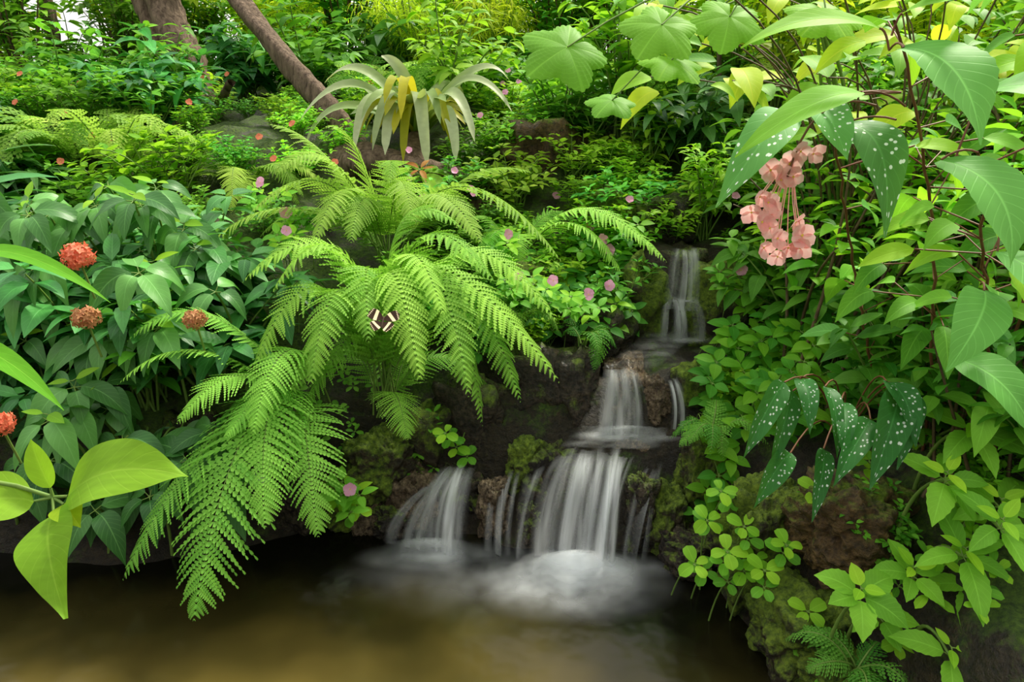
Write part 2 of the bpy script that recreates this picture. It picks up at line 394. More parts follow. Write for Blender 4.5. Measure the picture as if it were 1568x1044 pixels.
# upper fall
strands(wf, (.58,2.39,.79), (.65,2.39,.79), (.56,2.31,.58), (.65,2.31,.58), 4, .04, dens=(.35,.6))
strands(wf, (.55,2.36,.62), (.64,2.36,.62), (.53,2.27,.47), (.65,2.27,.47), 5, .045, dens=(.3,.6))
# mid fall
strands(wf, (.29,1.99,.49), (.39,1.99,.49), (.27,1.90,.285), (.41,1.90,.285), 5, .05)
strands(wf, (.49,2.0,.46), (.52,2.0,.46), (.48,1.92,.30), (.52,1.92,.30), 2, .028)
# lower right
strands(wf, (.15,1.84,.290), (.35,1.82,.30), (.07,1.68,.0), (.27,1.64,.0), 8, .05, dens=(.4,.9), jit=.035)
strands(wf, (.19,1.84,.28), (.26,1.83,.29), (.13,1.66,0), (.20,1.64,0), 2, .09, dens=(.45,.65), jit=.02)
strands(wf, (.29,1.80,.29), (.33,1.80,.29), (.25,1.61,0), (.28,1.61,0), 2, .055, dens=(.9,1.), jit=.01)
strands(wf, (.40,1.80,.25), (.46,1.84,.24), (.34,1.66,.0), (.40,1.68,.0), 3, .025, dens=(.2,.45))
strands(wf, (-.07,1.86,.19), (.12,1.85,.24), (-.09,1.72,0), (.06,1.70,0), 7, .022, dens=(.25,.55))
# lower left fan
strands(wf, (-.20,1.87,.215), (-.13,1.87,.225), (-.30,1.73,0), (-.17,1.72,0), 5, .06, dens=(.5,.9), jit=.02)
strands(wf, (-.23,1.87,.15), (-.2,1.87,.18), (-.40,1.76,0), (-.32,1.74,0), 3, .035, dens=(.25,.45), jit=.015)
# foam
foam(wf, (.17,1.58,0), .32, .18, 1.3); foam(wf, (.19,1.61,0), .22, .11, 1.5, z=.010, dome=.03, p=1.2); foam(wf, (.19,1.62,0), .16, .07, 1.3, z=.02, dome=.045, p=1.2)
foam(wf, (-.23,1.69,0), .26, .08, 1.0); foam(wf, (-.25,1.72,0), .15, .05, 1.1, z=.012, dome=.025)
foam(wf, (.0,1.60,0), .55, .20, .30, z=.003); foam(wf, (.40,1.64,0), .12, .06, .4, z=.006)
foam(wf, (.37,1.89,.29), .20, .05, 1.1, z=.008); foam(wf, (.36,1.90,.29), .13, .04, 1.0, z=.016, dome=.02)
foam(wf, (.61,2.27,.475), .13, .05, .7); foam(wf, (.61,2.33,.60), .08, .03, .6)
def sheet(mb, poly4, dens, uo=0):
    a, b, c, d = map(lambda q: np.asarray(q, float), poly4)
    u = np.linspace(0, 1, 13)[None, :, None]; v = np.linspace(0, 1, 13)[:, None, None]
    P_ = (a*(1-u)+b*u)*(1-v)+(d*(1-u)+c*u)*v
    al = dens*np.clip(np.minimum(np.minimum(u, 1-u), np.minimum(v, 1-v)+.03)[..., 0]*4, 0, 1)
    mb.add(P_.reshape(-1, 3), gridf(12, 12), P_.reshape(-1, 3)[:, :2], al.ravel(), 'shelf')
sheet(wf, ((.14,1.82,.300), (.44,1.80,.300), (.52,1.97,.300), (.22,1.97,.300)), .9)
sheet(wf, ((.28,1.98,.490), (.46,1.98,.488), (.70,2.36,.488), (.50,2.36,.488)), .5)
wf.obj('waterfall')

# ------------------------------------------------------------------ rocks
def rock(name, c, dims, mat, seed, sub=5, rot=0.):
    bm = bmesh.new(); bmesh.ops.create_icosphere(bm, subdivisions=sub, radius=1)
    for v in bm.verts:
        p = v.co.copy(); q = p*1.1+Vector((seed*7.1, seed*3.3, 0))
        mx = max(abs(p.x), abs(p.y), abs(p.z)); p = p*(.55+.45/mx*.8)
        n = noise.fractal(q*1.7, .85, 2, 6)
        cr = noise.voronoi(q*1.6)[0]; e = min(cr[1]-cr[0], .35)
        lay = math.sin(q.z*9+n*3)*.03
        p = p*(1+.28*n-.22*(.35-e)+lay)
        v.co = Vector((p.x*dims[0], p.y*dims[1], p.z*dims[2]))
    me = bpy.data.meshes.new(name); bm.to_mesh(me); bm.free()
    for f in me.polygons: f.use_smooth = True
    me.materials.append(M[mat]); return place(me, name, c, rot)
RK = [
 ('wet_rock', (-.055,1.80,.10), (.055,.05,.115), 'tan', 1), ('wet_rock', (.09,1.92,.13), (.12,.11,.15), 'rock', 2),
 ('wet_rock', (.24,1.95,.08), (.16,.12,.18), 'rock', 3), ('wet_rock', (.40,1.92,.12), (.12,.10,.15), 'tan', 4),
 ('wet_rock', (-.16,1.95,.05), (.13,.10,.15), 'rock', 5), ('wet_rock', (-.32,1.90,.05), (.10,.09,.13), 'tan', 6),
 ('wet_rock', (.39,1.75,.11), (.055,.06,.14), 'rock', 28), ('mossy_rock', (.46,1.75,.06), (.07,.08,.15), 'mossrock', 7),
 ('mossy_rock', (.58,1.80,.18), (.09,.09,.20), 'mossrock', 8), ('wet_rock', (.05,1.77,.06), (.04,.04,.08), 'rock', 41),
 ('wet_rock', (.06,2.12,.34), (.17,.13,.19), 'rock', 9), ('wet_rock', (.21,2.04,.38), (.09,.09,.16), 'rock', 10),
 ('wet_rock', (.38,2.10,.36), (.13,.09,.13), 'tan', 11), ('wet_rock', (-.14,2.05,.28), (.14,.11,.17), 'rock', 12),
 ('wet_rock', (.455,1.98,.38), (.035,.05,.09), 'tan', 29), ('mossy_rock', (.57,2.02,.36), (.06,.07,.14), 'mossrock', 30),
 ('mossy_rock', (.04,1.88,.20), (.06,.06,.10), 'mossrock', 31), ('wet_rock', (-.38,1.83,.02), (.07,.06,.07), 'rock', 32),
 ('mossy_rock', (-.42,1.93,.14), (.14,.11,.16), 'mossrock', 13), ('mossy_rock', (-.54,1.92,.05), (.12,.10,.13), 'mossrock', 14),
 ('wet_rock', (-.46,1.86,.02), (.08,.06,.07), 'tan', 33), ('wet_rock', (-.70,1.90,.08), (.14,.10,.16), 'rock', 34),
 ('mossy_rock', (-.27,2.0,.24), (.10,.09,.12), 'mossrock', 42),
 ('wet_rock', (.61,2.50,.62), (.14,.10,.17), 'rock', 15), ('mossy_rock', (.46,2.40,.56), (.11,.11,.18), 'mossrock', 16),
 ('mossy_rock', (.76,2.38,.55), (.10,.14,.20), 'mossrock', 17), ('wet_rock', (.30,2.25,.50), (.14,.12,.14), 'rock', 35),
 ('mossy_rock', (.60,2.75,.80), (.2,.14,.14), 'rock', 36), ('mossy_rock', (.4,2.75,.80), (.16,.12,.16), 'mossrock', 37),
 ('ochre_rock', (.80,1.38,.33), (.14,.12,.13), 'ochre', 18), ('mossy_rock', (.70,1.31,.08), (.12,.13,.14), 'mossrock', 19),
 ('mossy_rock', (.92,1.27,.12), (.15,.13,.15), 'mossrock', 20), ('mossy_rock', (.66,1.52,.18), (.11,.13,.20), 'mossrock', 21),
 ('mossy_rock', (.78,1.19,.04), (.15,.12,.10), 'mossrock', 22), ('wet_rock', (.52,1.66,.03), (.09,.09,.10), 'rock', 23),
 ('mossy_rock', (.05,2.5,.60), (.2,.12,.14), 'mossrock', 24), ('mossy_rock', (-.3,3.25,.86), (.28,.16,.16), 'rock', 25),
 ('mossy_rock', (.2,3.3,1.02), (.3,.2,.2), 'ochre', 26), ('mossy_rock', (-1.0,1.93,.18), (.25,.15,.2), 'rock', 27),
]
for n, c, d, m, s in RK: rock(n, c, d, m, s, sub=6 if (c[1] < 2.0 and abs(c[0]) < .9) else 4, rot=s)

# ------------------------------------------------------------------ ferns
def crown_fern(name, c, fronds, mat='fern', W=.2, n_extra=0, L=.5, az=(0, 6.28), K=10, npin=42, up=.6):
    mb = MB(); c = V(*c)
    for fr in fronds:
        p1, p2 = fr[0], fr[1]; w = fr[2] if len(fr) > 2 else W
        b = c+V(R(-.04, .04), R(-.03, .03), 0)
        frond(mb, b, p1, p2, w, npin, mat, R(.25, 1.0), K, roll=R(-.4, .4))
    for i in range(n_extra):
        a = R(*az); l = L*R(.75, 1.1); d = V(math.cos(a), math.sin(a), 0)
        p2 = c+d*l*R(.75, .95)+V(0, 0, l*R(-.1, .45)*up)
        p1 = c+d*l*.4+V(0, 0, l*R(.45, .62)*up*1.3)
        frond(mb, c+rvec(.02), p1, p2, W*R(.8, 1.05), npin, mat, R(0, .7), K, roll=R(-.3, .3))
    return mb.obj(name)
crown_fern('large_fern', (-.40,1.96,.34), [
 ((-.27,2.00,.80),(.13,1.74,.54),.26), ((-.25,1.92,.79),(-.12,1.64,.54),.24), ((-.36,1.90,.81),(-.23,1.61,.60),.23),
 ((-.47,1.88,.77),(-.52,1.60,.59),.24), ((-.19,2.08,.82),(.13,1.89,.66),.22), ((-.55,1.93,.76),(-.71,1.72,.58),.22),
 ((-.53,2.05,.83),(-.77,1.89,.79),.22), ((-.18,1.98,.72),(.02,1.76,.47),.22), ((-.42,1.97,.80),(-.38,1.68,.68),.24),
 ((-.30,2.06,.86),(-.05,1.82,.80),.22), ((-.45,2.0,.62),(-.63,1.78,.40),.19), ((-.33,2.0,.82),(-.18,1.72,.74),.22),
 ((-.36,2.12,.88),(-.15,2.0,.92),.2), ((-.48,2.0,.70),(-.62,1.72,.50),.2), ((-.50,2.0,.84),(-.66,1.80,.78),.22),
 ((-.22,1.96,.68),(-.08,1.72,.42),.18)], n_extra=4, L=.42)
crown_fern('large_fern', (-.60,1.92,.36), [
 ((-.70,1.68,.47),(-.74,1.28,.14),.38), ((-.80,1.70,.42),(-.97,1.39,.16),.25), ((-.57,1.68,.44),(-.49,1.46,.24),.25),
 ((-.82,1.82,.70),(-1.02,1.69,.68),.15), ((-.84,1.78,.62),(-1.02,1.61,.59),.15), ((-.74,1.75,.56),(-.86,1.58,.50),.2),
 ((-.66,1.72,.5),(-.60,1.42,.30),.28), ((-.62,1.8,.62),(-.66,1.55,.48),.22)], n_extra=2, L=.4, az=(3.6, 5.6))
crown_fern('large_fern', (-.48,2.62,.66), [
 ((-.66,2.58,1.05),(-.85,2.5,1.20),.2), ((-.65,2.45,1.0),(-.84,2.18,.93),.22), ((-.2,2.5,.98),(.18,2.25,.76),.22),
 ((-.2,2.62,.98),(.08,2.62,1.02),.2), ((-.55,2.55,1.08),(-.66,2.48,1.18),.2), ((-.4,2.45,1.0),(-.32,2.2,.9),.24),
 ((-.3,2.45,.96),(-.1,2.15,.84),.22), ((-.55,2.4,.98),(-.62,2.1,.86),.24), ((-.75,2.4,.92),(-1.02,2.2,.80),.22),
 ((-.5,2.4,.95),(-.5,2.12,.86),.22), ((-.6,2.4,1.06),(-.74,2.2,1.06),.22), ((-.42,2.45,1.04),(-.4,2.25,1.02),.2)], mat='fernback', n_extra=9, L=.55)
crown_fern('large_fern', (.02,2.62,.68), [
 ((.25,2.5,.9),(.53,2.27,.76),.18), ((.2,2.45,.86),(.38,2.3,.7),.16)], mat='fernback', n_extra=7, L=.38, W=.15)
crown_fern('large_fern', (-1.15,3.0,.85), [], mat='fernback', n_extra=10, L=.42, W=.16)
crown_fern('small_fern', (.24,2.10,.52), [((.27,2.05,.58),(.26,1.98,.48),.09)], n_extra=6, L=.15, W=.07, K=4, npin=20)
crown_fern('small_fern', (.58,1.76,.36), [], n_extra=9, L=.17, W=.07, K=4, npin=20)
crown_fern('small_fern', (.72,1.12,.13), [], n_extra=10, L=.16, W=.08, K=4, npin=20)
crown_fern('small_fern', (.02,2.18,.55), [], n_extra=8, L=.2, W=.08, K=4, npin=20)
FV = []
for i in range(3):
    mb = MB()
    for j in range(14):
        a = R(0, 6.28); l = R(.32, .5); d = V(math.cos(a), math.sin(a), 0)
        frond(mb, rvec(.015), d*l*.45+V(0, 0, l*R(.4, .65)), d*l*.85+V(0, 0, l*R(.1, .6)), R(.13, .2), 26, 'fernback', R(.1, .9), 4)
    FV.append(mb.mesh('fern_clump'))

# ------------------------------------------------------------------ shrubs
def shrub_mesh(name, H, Rd, ns, nn, L, W, mat, stem='stem', per=2, kind='ovate', droop=.5, nl=5, lo=.3, base=.05, tmin=0., tmax=1.):
    mb = MB()
    for i in range(ns):
        a = R(0, 6.28); rr = Rd*math.sqrt(R(0.02, 1)); b = V(R(-base, base), R(-base, base), -.03)
        tip = V(rr*math.cos(a), rr*math.sin(a), H*R(.55, 1.0)*(1-.35*(rr/Rd)**2))
        p1 = .5*(b+tip)+V(0, 0, .12*H)+rvec(.03)
        C = bez(b, p1, tip, 14)
        tube(mb, C[::2], np.linspace(.006, .0022, 7)*(H/.6)**.5, stem, 4)
        for t in np.linspace(lo, 1, nn):
            k = t*13; i0 = min(int(k), 12); p = C[i0]+(C[i0+1]-C[i0])*(k-i0); T = nrm(C[i0+1]-C[i0])
            a0 = R(0, 6.28)
            for q in range(per+(1 if t > .95 else 0)):
                an = a0+q*2*math.pi/per+R(-.4, .4)
                d = nrm(V(math.cos(an), math.sin(an), R(.05, .6))+T*.35)
                s = R(.7, 1.1)*(1.0-.25*(t > .95)); pb = p+d*L*.12
                leaf(mb, pb, d, L*s, W*s, mat, droop=R(.2, 1)*droop*2, tint=R(tmin, tmax), hint=V(0, 0, 1)+rvec(.35), kind=kind, nl=nl, nc=2)
    return mb.mesh(name)
SH = {}
def mk(key, name, n, **k): SH[key] = (name, [shrub_mesh(name, **k) for _ in range(n)])
mk('gloss', 'glossy_leaf_shrub', 3, H=.42, Rd=.28, ns=14, nn=4, L=.13, W=.055, mat='gloss', per=4, droop=.6)
mk('mid', 'broadleaf_shrub', 3, H=.5, Rd=.28, ns=16, nn=6, L=.10, W=.046, mat='mid', per=3)
mk('bright', 'broadleaf_shrub', 3, H=.55, Rd=.28, ns=16, nn=6, L=.09, W=.042, mat='bright', per=3)
mk('small', 'impatiens_plant', 3, H=.28, Rd=.22, ns=26, nn=5, L=.05, W=.026, mat='mid', per=3, droop=.3)
mk('smallb', 'impatiens_plant', 2, H=.28, Rd=.22, ns=26, nn=5, L=.054, W=.028, mat='bright', per=3, droop=.3)
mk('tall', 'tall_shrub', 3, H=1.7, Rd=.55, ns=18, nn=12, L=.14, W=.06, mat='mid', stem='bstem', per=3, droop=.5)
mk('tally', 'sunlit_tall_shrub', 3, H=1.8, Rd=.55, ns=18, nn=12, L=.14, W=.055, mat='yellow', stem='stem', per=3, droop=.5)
mk('reed', 'bamboo_clump', 2, H=1.6, Rd=.35, ns=24, nn=10, L=.2, W=.018, mat='yellow', stem='stem', per=3, kind='lance', droop=.7)
mk('lance', 'long_leaf_plant', 2, H=.4, Rd=.2, ns=12, nn=4, L=.28, W=.05, mat='gloss', per=3, kind='lance', droop=.7)
mk('caney', 'cane_shrub', 3, H=.8, Rd=.35, ns=16, nn=7, L=.10, W=.045, mat='mid', stem='bstem', per=2, lo=.45, base=.15)
mk('caneb', 'cane_shrub', 2, H=.8, Rd=.35, ns=16, nn=7, L=.09, W=.042, mat='bright', stem='bstem', per=2, lo=.45, base=.15)
def put(key, x, y, sc=1., dz=0.):
    if -.45 < x/y < -.20 and 2.3 < y < 4.3 and x < -.7:      # low planting in front of the leaning trunk
        sc = min(sc, .9)*.65; key = random.choice(['small', 'smallb'])
    if key == 'fern': nm, ms = 'fern_clump', FV
    else: nm, ms = SH[key]
    place(random.choice(ms), nm, (x, y, hz(x, y)+dz), R(0, 6.28), sc*R(.85, 1.15), (R(-.15, .15), R(-.15, .15)))
def clear(x, y, r):
    if y < 2.5 and abs(x-ch_x(y)) < .16+r*.5: return False
    if shore(x, y) < .08: return False
    return True
def scatter(keys, wts, x0, x1, y0, y1, n, sc=(.8, 1.2), r=.15, cond=None, dz=0.):
    pts = []; tries = 0
    while len(pts) < n and tries < n*30:
        tries += 1
        x, y = R(x0, x1), R(y0, y1)
        if not clear(x, y, r): continue
        if cond and not cond(x, y): continue
        if any((x-a)**2+(y-b)**2 < (r)**2 for a, b in pts): continue
        pts.append((x, y)); put(random.choices(keys, wts)[0], x, y, R(*sc), dz)
# left bank
scatter(['gloss','mid'], [5,1], -2.1, -.95, 1.95, 2.35, 14, (.8,1.1), .17)
scatter(['small','fern','smallb','gloss','mid'], [3,2,3,1,2], -2.8, -.9, 2.35, 3.1, 26, (.8,1.2), .2)
for x, y in [(-1.95,2.45),(-2.1,2.7),(-2.4,2.6)]: put('lance', x, y, 1.0)
scatter(['small','smallb','fern','mid','gloss'], [3,3,2,2,1], -3.2, -.75, 3.0, 4.2, 42, (.7,1.35), .2)
scatter(['small','smallb'], [2,2], -.5, .5, 2.3, 3.3, 26, (.6,.9), .13, cond=lambda x, y: not(abs(x+.45) < .25 and y > 3.0))
scatter(['small','smallb','fern','mid','bright','gloss'], [2,2,1,1.5,1.5,.5], -.75, 1.8, 3.2, 4.2, 32, (.7,1.2), .2, cond=lambda x, y: not(abs(x+.45) < .45 and y < 3.6))
scatter(['small','smallb','bright'], [2,3,1], .3, 1.2, 2.55, 3.2, 16, (.5,.9), .13)
scatter(['small','smallb'], [2,2], -.25, .42, 2.2, 2.5, 10, (.45,.6), .10)
# right bank
scatter(['caney','caneb','mid'], [4,3,1], .95, 2.6, 1.55, 3.0, 36, (.8,1.1), .2, cond=lambda x, y: x/y > .42)
scatter(['caney','mid'], [3,1], 1.0, 1.7, 1.2, 1.7, 8, (.6,.8), .17, cond=lambda x, y: x/y > .66)
scatter(['smallb','bright','small'], [3,2,2], .55, 2.2, 2.0, 3.4, 30, (.6,1.0), .15, cond=lambda x, y: x/y > .345)
scatter(['small','smallb'], [2,2], .68, 1.3, 1.3, 2.0, 10, (.35,.6), .12)
# back
scatter(['mid','bright','fern','small','gloss'], [3,3,2,1,1], -3.5, 3.5, 4.2, 5.4, 54, (.7,1.5), .3, cond=lambda x, y: not(-.62 < x/y < -.3 and y < 4.9))
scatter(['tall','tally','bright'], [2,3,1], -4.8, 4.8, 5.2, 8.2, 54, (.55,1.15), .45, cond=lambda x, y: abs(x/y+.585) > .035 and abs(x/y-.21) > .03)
scatter(['tall','mid','bright'], [3,2,2], -4.6, -2.5, 4.3, 6.0, 14, (.5,.85), .4, cond=lambda x, y: abs(x/y+.585) > .05)
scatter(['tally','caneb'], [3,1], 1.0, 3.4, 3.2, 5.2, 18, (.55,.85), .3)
for x, y in [(-.6,5.0),(-.3,5.3),(-.8,5.4),(-.1,5.0),(.2,5.4)]: put('reed', x, y, .65)

# ------------------------------------------------------------------ whorled foreground plants
def stemto(mb, node, ground=None, r=.004, mat='stem'):
    node = V(*node); g = ground if ground is not None else (node[0]+R(-.05, .05), node[1]+R(.05, .16))
    b = V(g[0], g[1], min(hz(*g), node[2]-.02)-.02)
    tube(mb, bez(b, .5*(b+node)+V(0, .03, .04), node, 10), np.linspace(r*1.3, r*.8, 10), mat, 5)
def whorl(mb, node, n, L, W, mat, axis=None, open_=1.0, droop=.6, kind='ovate', a0=None, nl=10, nc=4, tint=(.2,.9), serr=0., fold=.2, wave=.0):
    node = V(*node); ax = nrm(V(0, -.45, .9) if axis is None else axis)
    s = nrm(np.cross(ax, V(0, 1, .3))); u = np.cross(s, ax)
    a0 = R(0, 6.28) if a0 is None else a0
    for i in range(n):
        a = a0+i*2*math.pi/n+R(-.25, .25)
        d = nrm(open_*(s*math.cos(a)+u*math.sin(a))+ax*.35)
        f = R(.7, 1.1); pb = node+d*L*.13
        tube(mb, [node, pb], [.0018, .0014], 'stem', 4)
        leaf(mb, pb, d, L*f, W*f, mat, droop=droop*R(.6, 1.3), tint=R(*tint), hint=nrm(ax+rvec(.2)), kind=kind, nl=nl, nc=nc, fold=fold, serr=serr, wave=wave)
mb = MB()
nodes = [(-1.11,2.02,1.0),(-1.01,1.80,.84),(-1.35,2.10,.92),(-1.42,2.01,.96),(-.87,1.93,.75),(-1.28,2.2,1.02),(-1.18,2.3,1.0)]
for _ in range(34):
    x, y = R(-1.75, -.95), R(1.72, 2.2); nodes.append((x, y, max(hz(x, y), 0)+R(.2, .52)))
for _ in range(26):
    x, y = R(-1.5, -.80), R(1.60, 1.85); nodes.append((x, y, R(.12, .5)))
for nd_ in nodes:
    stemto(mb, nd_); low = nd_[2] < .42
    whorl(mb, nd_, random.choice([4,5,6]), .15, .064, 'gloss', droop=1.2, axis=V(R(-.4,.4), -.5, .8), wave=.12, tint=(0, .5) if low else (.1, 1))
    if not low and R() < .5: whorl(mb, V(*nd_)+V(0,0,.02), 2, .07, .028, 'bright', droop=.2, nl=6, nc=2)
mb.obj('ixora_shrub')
mb = MB()
for nd_, L, W, n in [((.69,1.10,.36),.085,.055,5),((.82,1.15,.37),.08,.045,5),((.89,1.12,.44),.11,.045,5),((.89,1.22,.55),.10,.05,5),((.76,1.13,.28),.08,.05,4),((.95,1.15,.34),.10,.045,5),((1.0,1.2,.5),.1,.045,5),((.98,1.3,.62),.11,.05,5),((1.02,1.1,.3),.12,.045,5),((.86,1.05,.26),.1,.045,4),((.93,1.10,.52),.1,.045,5)]:
    stemto(mb, nd_); whorl(mb, nd_, n, L, W, 'mid', droop=.5, serr=.04, tint=(.3,.9), nl=14)
    whorl(mb, V(*nd_)+V(0,0,.02), 3, L*.5, W*.5, 'bright', droop=.1)
mb.obj('serrate_leaf_plant')
mb = MB()
hn = [(.51,1.37,.25),(.61,1.32,.24),(.50,1.49,.28),(.55,1.36,.20),(.47,1.42,.20),(.57,1.42,.30),(.64,1.36,.30),(.55,1.50,.34),(-.19,1.88,.32),(-.16,1.90,.26),(-.50,1.72,.18),(-.47,1.74,.14),(.70,1.40,.42),(.66,1.25,.2),(.60,1.40,.22)]
for nd_ in hn:
    stemto(mb, nd_, r=.002)
    for dz in (0, -.03): whorl(mb, V(*nd_)+V(R(-.02,.02), R(-.02,.02), dz), 4, .042, .03, 'bright' if dz == 0 else 'mid', droop=.35, kind='round', nl=6, nc=2)
for _ in range(70):
    x, y = R(.66, 1.15), R(1.0, 1.55)
    whorl(mb, (x, y, hz(x, y)+R(.03, .12)), 4, R(.025, .045), R(.016, .026), random.choice(['mid','bright']), droop=.3, kind='round', nl=5, nc=2)
for _ in range(60):
    x, y = R(-.75, -.25), R(1.88, 2.1)
    whorl(mb, (x, y, hz(x, y)+R(.03, .10)), 4, R(.02, .035), R(.012, .02), random.choice(['mid','fern']), droop=.3, kind='round', nl=4, nc=2)
mb.obj('creeping_herb')
mb = MB()
for _ in range(200):
    x = R(.53, 1.05); y = R(1.66, 2.15); z = hz(x, y)
    if x/y < .31: continue
    nd_ = (x, y, z+R(.02, .22)); stemto(mb, nd_, r=.0015); whorl(mb, nd_, 4, .06, .036, 'bright' if R() < .5 else 'mid', droop=.4, nl=5, nc=2)
for _ in range(110):
    x = R(-.15, .50); y = R(2.13, 2.5); z = hz(x, y)
    if abs(x-ch_x(y)) < .14: continue
    nd_ = (x, y, z+R(.04, .17)); stemto(mb, nd_, r=.0015); whorl(mb, nd_, 4, .055, .03, 'bright' if R() < .35 else 'mid', droop=.4, nl=5, nc=2)
mb.obj('trailing_leafy_plant')

# ------------------------------------------------------------------ bottom-left bright plant
mb = MB()
nd0 = V(-.64,.82,.77)
def petleaf(mb, node, base, mid, tip, W, mat, **k):
    tube(mb, [node, base], [.0028, .0018], k.pop('stem', 'stem'), 5); leafb(mb, base, mid, tip, W, mat, nl=22, nc=8, **k)
petleaf(mb, nd0, (-.615,.815,.775), (-.53,.80,.825), (-.435,.80,.815), .095, 'bright', tint=.75, wave=.12)
petleaf(mb, nd0, (-.63,.80,.755), (-.605,.745,.74), (-.555,.68,.685), .085, 'bright', tint=.6, hint=V(0,-.9,.4), wave=.12)
petleaf(mb, nd0, (-.66,.81,.77), (-.71,.79,.785), (-.77,.77,.765), .075, 'bright', tint=.9, wave=.1)
petleaf(mb, nd0, (-.64,.82,.785), (-.655,.83,.82), (-.665,.84,.85), .04, 'bright', tint=.9, hint=V(0,-1,.2))
petleaf(mb, nd0, (-.62,.81,.765), (-.60,.79,.77), (-.575,.77,.755), .045, 'yellow', tint=.3)
tube(mb, bez((-1.25,.75,hz(-1.25,.75)-.02), (-.95,.78,.72), nd0, 16), np.linspace(.008, .003, 16), 'stem', 6)
mb.obj('lime_leaf_plant')
mb = MB()
for b, m_, t_, W in [((-.92,1.10,1.04),(-.79,1.08,1.055),(-.65,1.06,.98),.028), ((-.90,1.0,.93),(-.78,.96,.93),(-.66,.91,.86),.036), ((-.92,1.02,.99),(-.85,.98,1.00),(-.79,.94,.93),.05)]:
    leafb(mb, b, m_, t_, W, 'bright', .4, nl=14, nc=4, kind='lance')
    tube(mb, bez((-1.3,.95,hz(-1.3,.95)-.02), (-1.1,1.0,.7), b, 12), .004, 'stem', 5)
mb.obj('arching_lance_leaf_plant')

# ------------------------------------------------------------------ right hero begonias
mb = MB()
cane = [((1.02,1.50,.46), (.84,1.34,1.0), (.57,1.12,1.40)), ((1.10,1.36,.5), (.92,1.26,.9), (.66,1.0,1.22)), ((1.12,1.38,.5), (.99,1.30,1.1), (.80,1.12,1.6)), ((.98,1.60,.46), (.78,1.5,.9), (.54,1.2,1.25))]
for a, b, c in cane:
    C = bez(a, b, c, 24); C[1:-1] += R(-.004, .004, (22, 3)); tube(mb, C, np.linspace(.0038, .0022, 24), 'rstem', 6)
def pl(fr, b, m_, t_, W, mat='hero', **k):
    C = V(*fr); tube(mb, bez(C, .5*(C+V(*b))+V(0,0,.008), b, 6), .0018, 'rstem', 5); leafb(mb, b, m_, t_, W, mat, nl=22, nc=6, wave=.10, **k)
pl((.57,1.12,1.36), (.56,1.06,1.36), (.60,.99,1.325), (.615,.93,1.235), .11, tint=.5, serr=.025)
pl((.66,1.0,1.22), (.61,1.0,1.21), (.655,.93,1.17), (.65,.87,1.085), .10, tint=.6, serr=.025)
pl((.60,1.1,1.28), (.53,1.1,1.30), (.42,1.03,1.28), (.31,.98,1.215), .05, tint=.8, mat='mid')
pl((.57,1.12,1.36), (.55,1.12,1.39), (.44,1.1,1.40), (.33,1.07,1.36), .045, tint=.2, mat='bright')
pl((.57,1.12,1.38), (.58,1.12,1.41), (.64,1.06,1.43), (.70,1.02,1.41), .05, tint=.1, mat='bright')
pl((.60,1.12,1.30), (.46,1.20,1.27), (.40,1.13,1.23), (.32,1.08,1.13), .075, 'beg', tint=.8)
pl((.60,1.12,1.30), (.50,1.20,1.285), (.51,1.15,1.26), (.52,1.09,1.20), .075, 'beg', tint=.9)
pl((.60,1.12,1.26), (.555,1.20,1.25), (.60,1.15,1.21), (.60,1.09,1.08), .09, 'beg', tint=.3)
pl((.66,1.05,1.2), (.70,1.08,1.30), (.78,1.02,1.30), (.84,.98,1.22), .09, tint=.6)
pl((.78,1.1,1.0), (.76,1.06,1.0), (.72,1.0,.97), (.66,.96,.90), .08, tint=.6)
pl((.80,1.12,1.1), (.78,1.08,1.06), (.82,1.0,1.02), (.84,.96,.94), .09, tint=.5)
pl((.84,1.2,.9), (.78,1.12,.86), (.82,1.04,.84), (.86,1.0,.76), .09, tint=.5)
pl((.80,1.12,1.4), (.74,1.15,1.45), (.64,1.12,1.46), (.56,1.08,1.42), .08, tint=.2, mat='bright')
pl((.80,1.12,1.5), (.80,1.1,1.42), (.86,1.05,1.42), (.93,1.0,1.36), .09, tint=.3, mat='bright')
for _ in range(120):
    c = cane[random.randrange(4)]; C = bez(*c, 24)[random.randrange(4, 23)]
    d = nrm(V(R(-.6, 1), R(-.4, .9), R(-.1, .4))); b = C+d*R(.05, .13)
    if b[0]/b[1] < .50 or (b[1] < 1.12 and b[0] < .68): continue
    L = R(.08, .13); tube(mb, [C, b], .0015, 'rstem', 4)
    leaf(mb, b, d, L, L*R(.38, .5), random.choice(['hero','mid','bright','mid']), droop=R(.4, 1.2), tint=R(0, 1), nl=10, nc=4)
tube(mb, bez((.58,1.15,1.28), (.50,1.16,1.27), (.45,1.14,1.17), 10), .002, 'rstem', 5)
mb.obj('angelwing_begonia')
def flower(mb, c, nv, r, npet, mat, kind='round', cup=.2, wd=.9, cen=True):
    nv = nrm(nv); s = nrm(np.cross(nv, V(.3, .2, 1))); u = np.cross(s, nv); c = V(*c); a0 = R(0, 6.28)
    for i in range(npet):
        a = a0+i*2*math.pi/npet; d = s*math.cos(a)+u*math.sin(a); rr = r*R(.85, 1.1)
        leafb(mb, c, c+d*rr*.5+nv*rr*cup*.3, c+d*rr+nv*rr*cup*R(.5, 1.5), rr*wd, mat, .5, hint=nv+rvec(.2), kind=kind, nl=5, nc=2, fold=.15)
    if cen: leafb(mb, c-s*r*.1, c+nv*r*.12, c+s*r*.1, r*.2, 'ycent', .5, hint=nv, kind='round', nl=3, nc=2)
mb = MB()
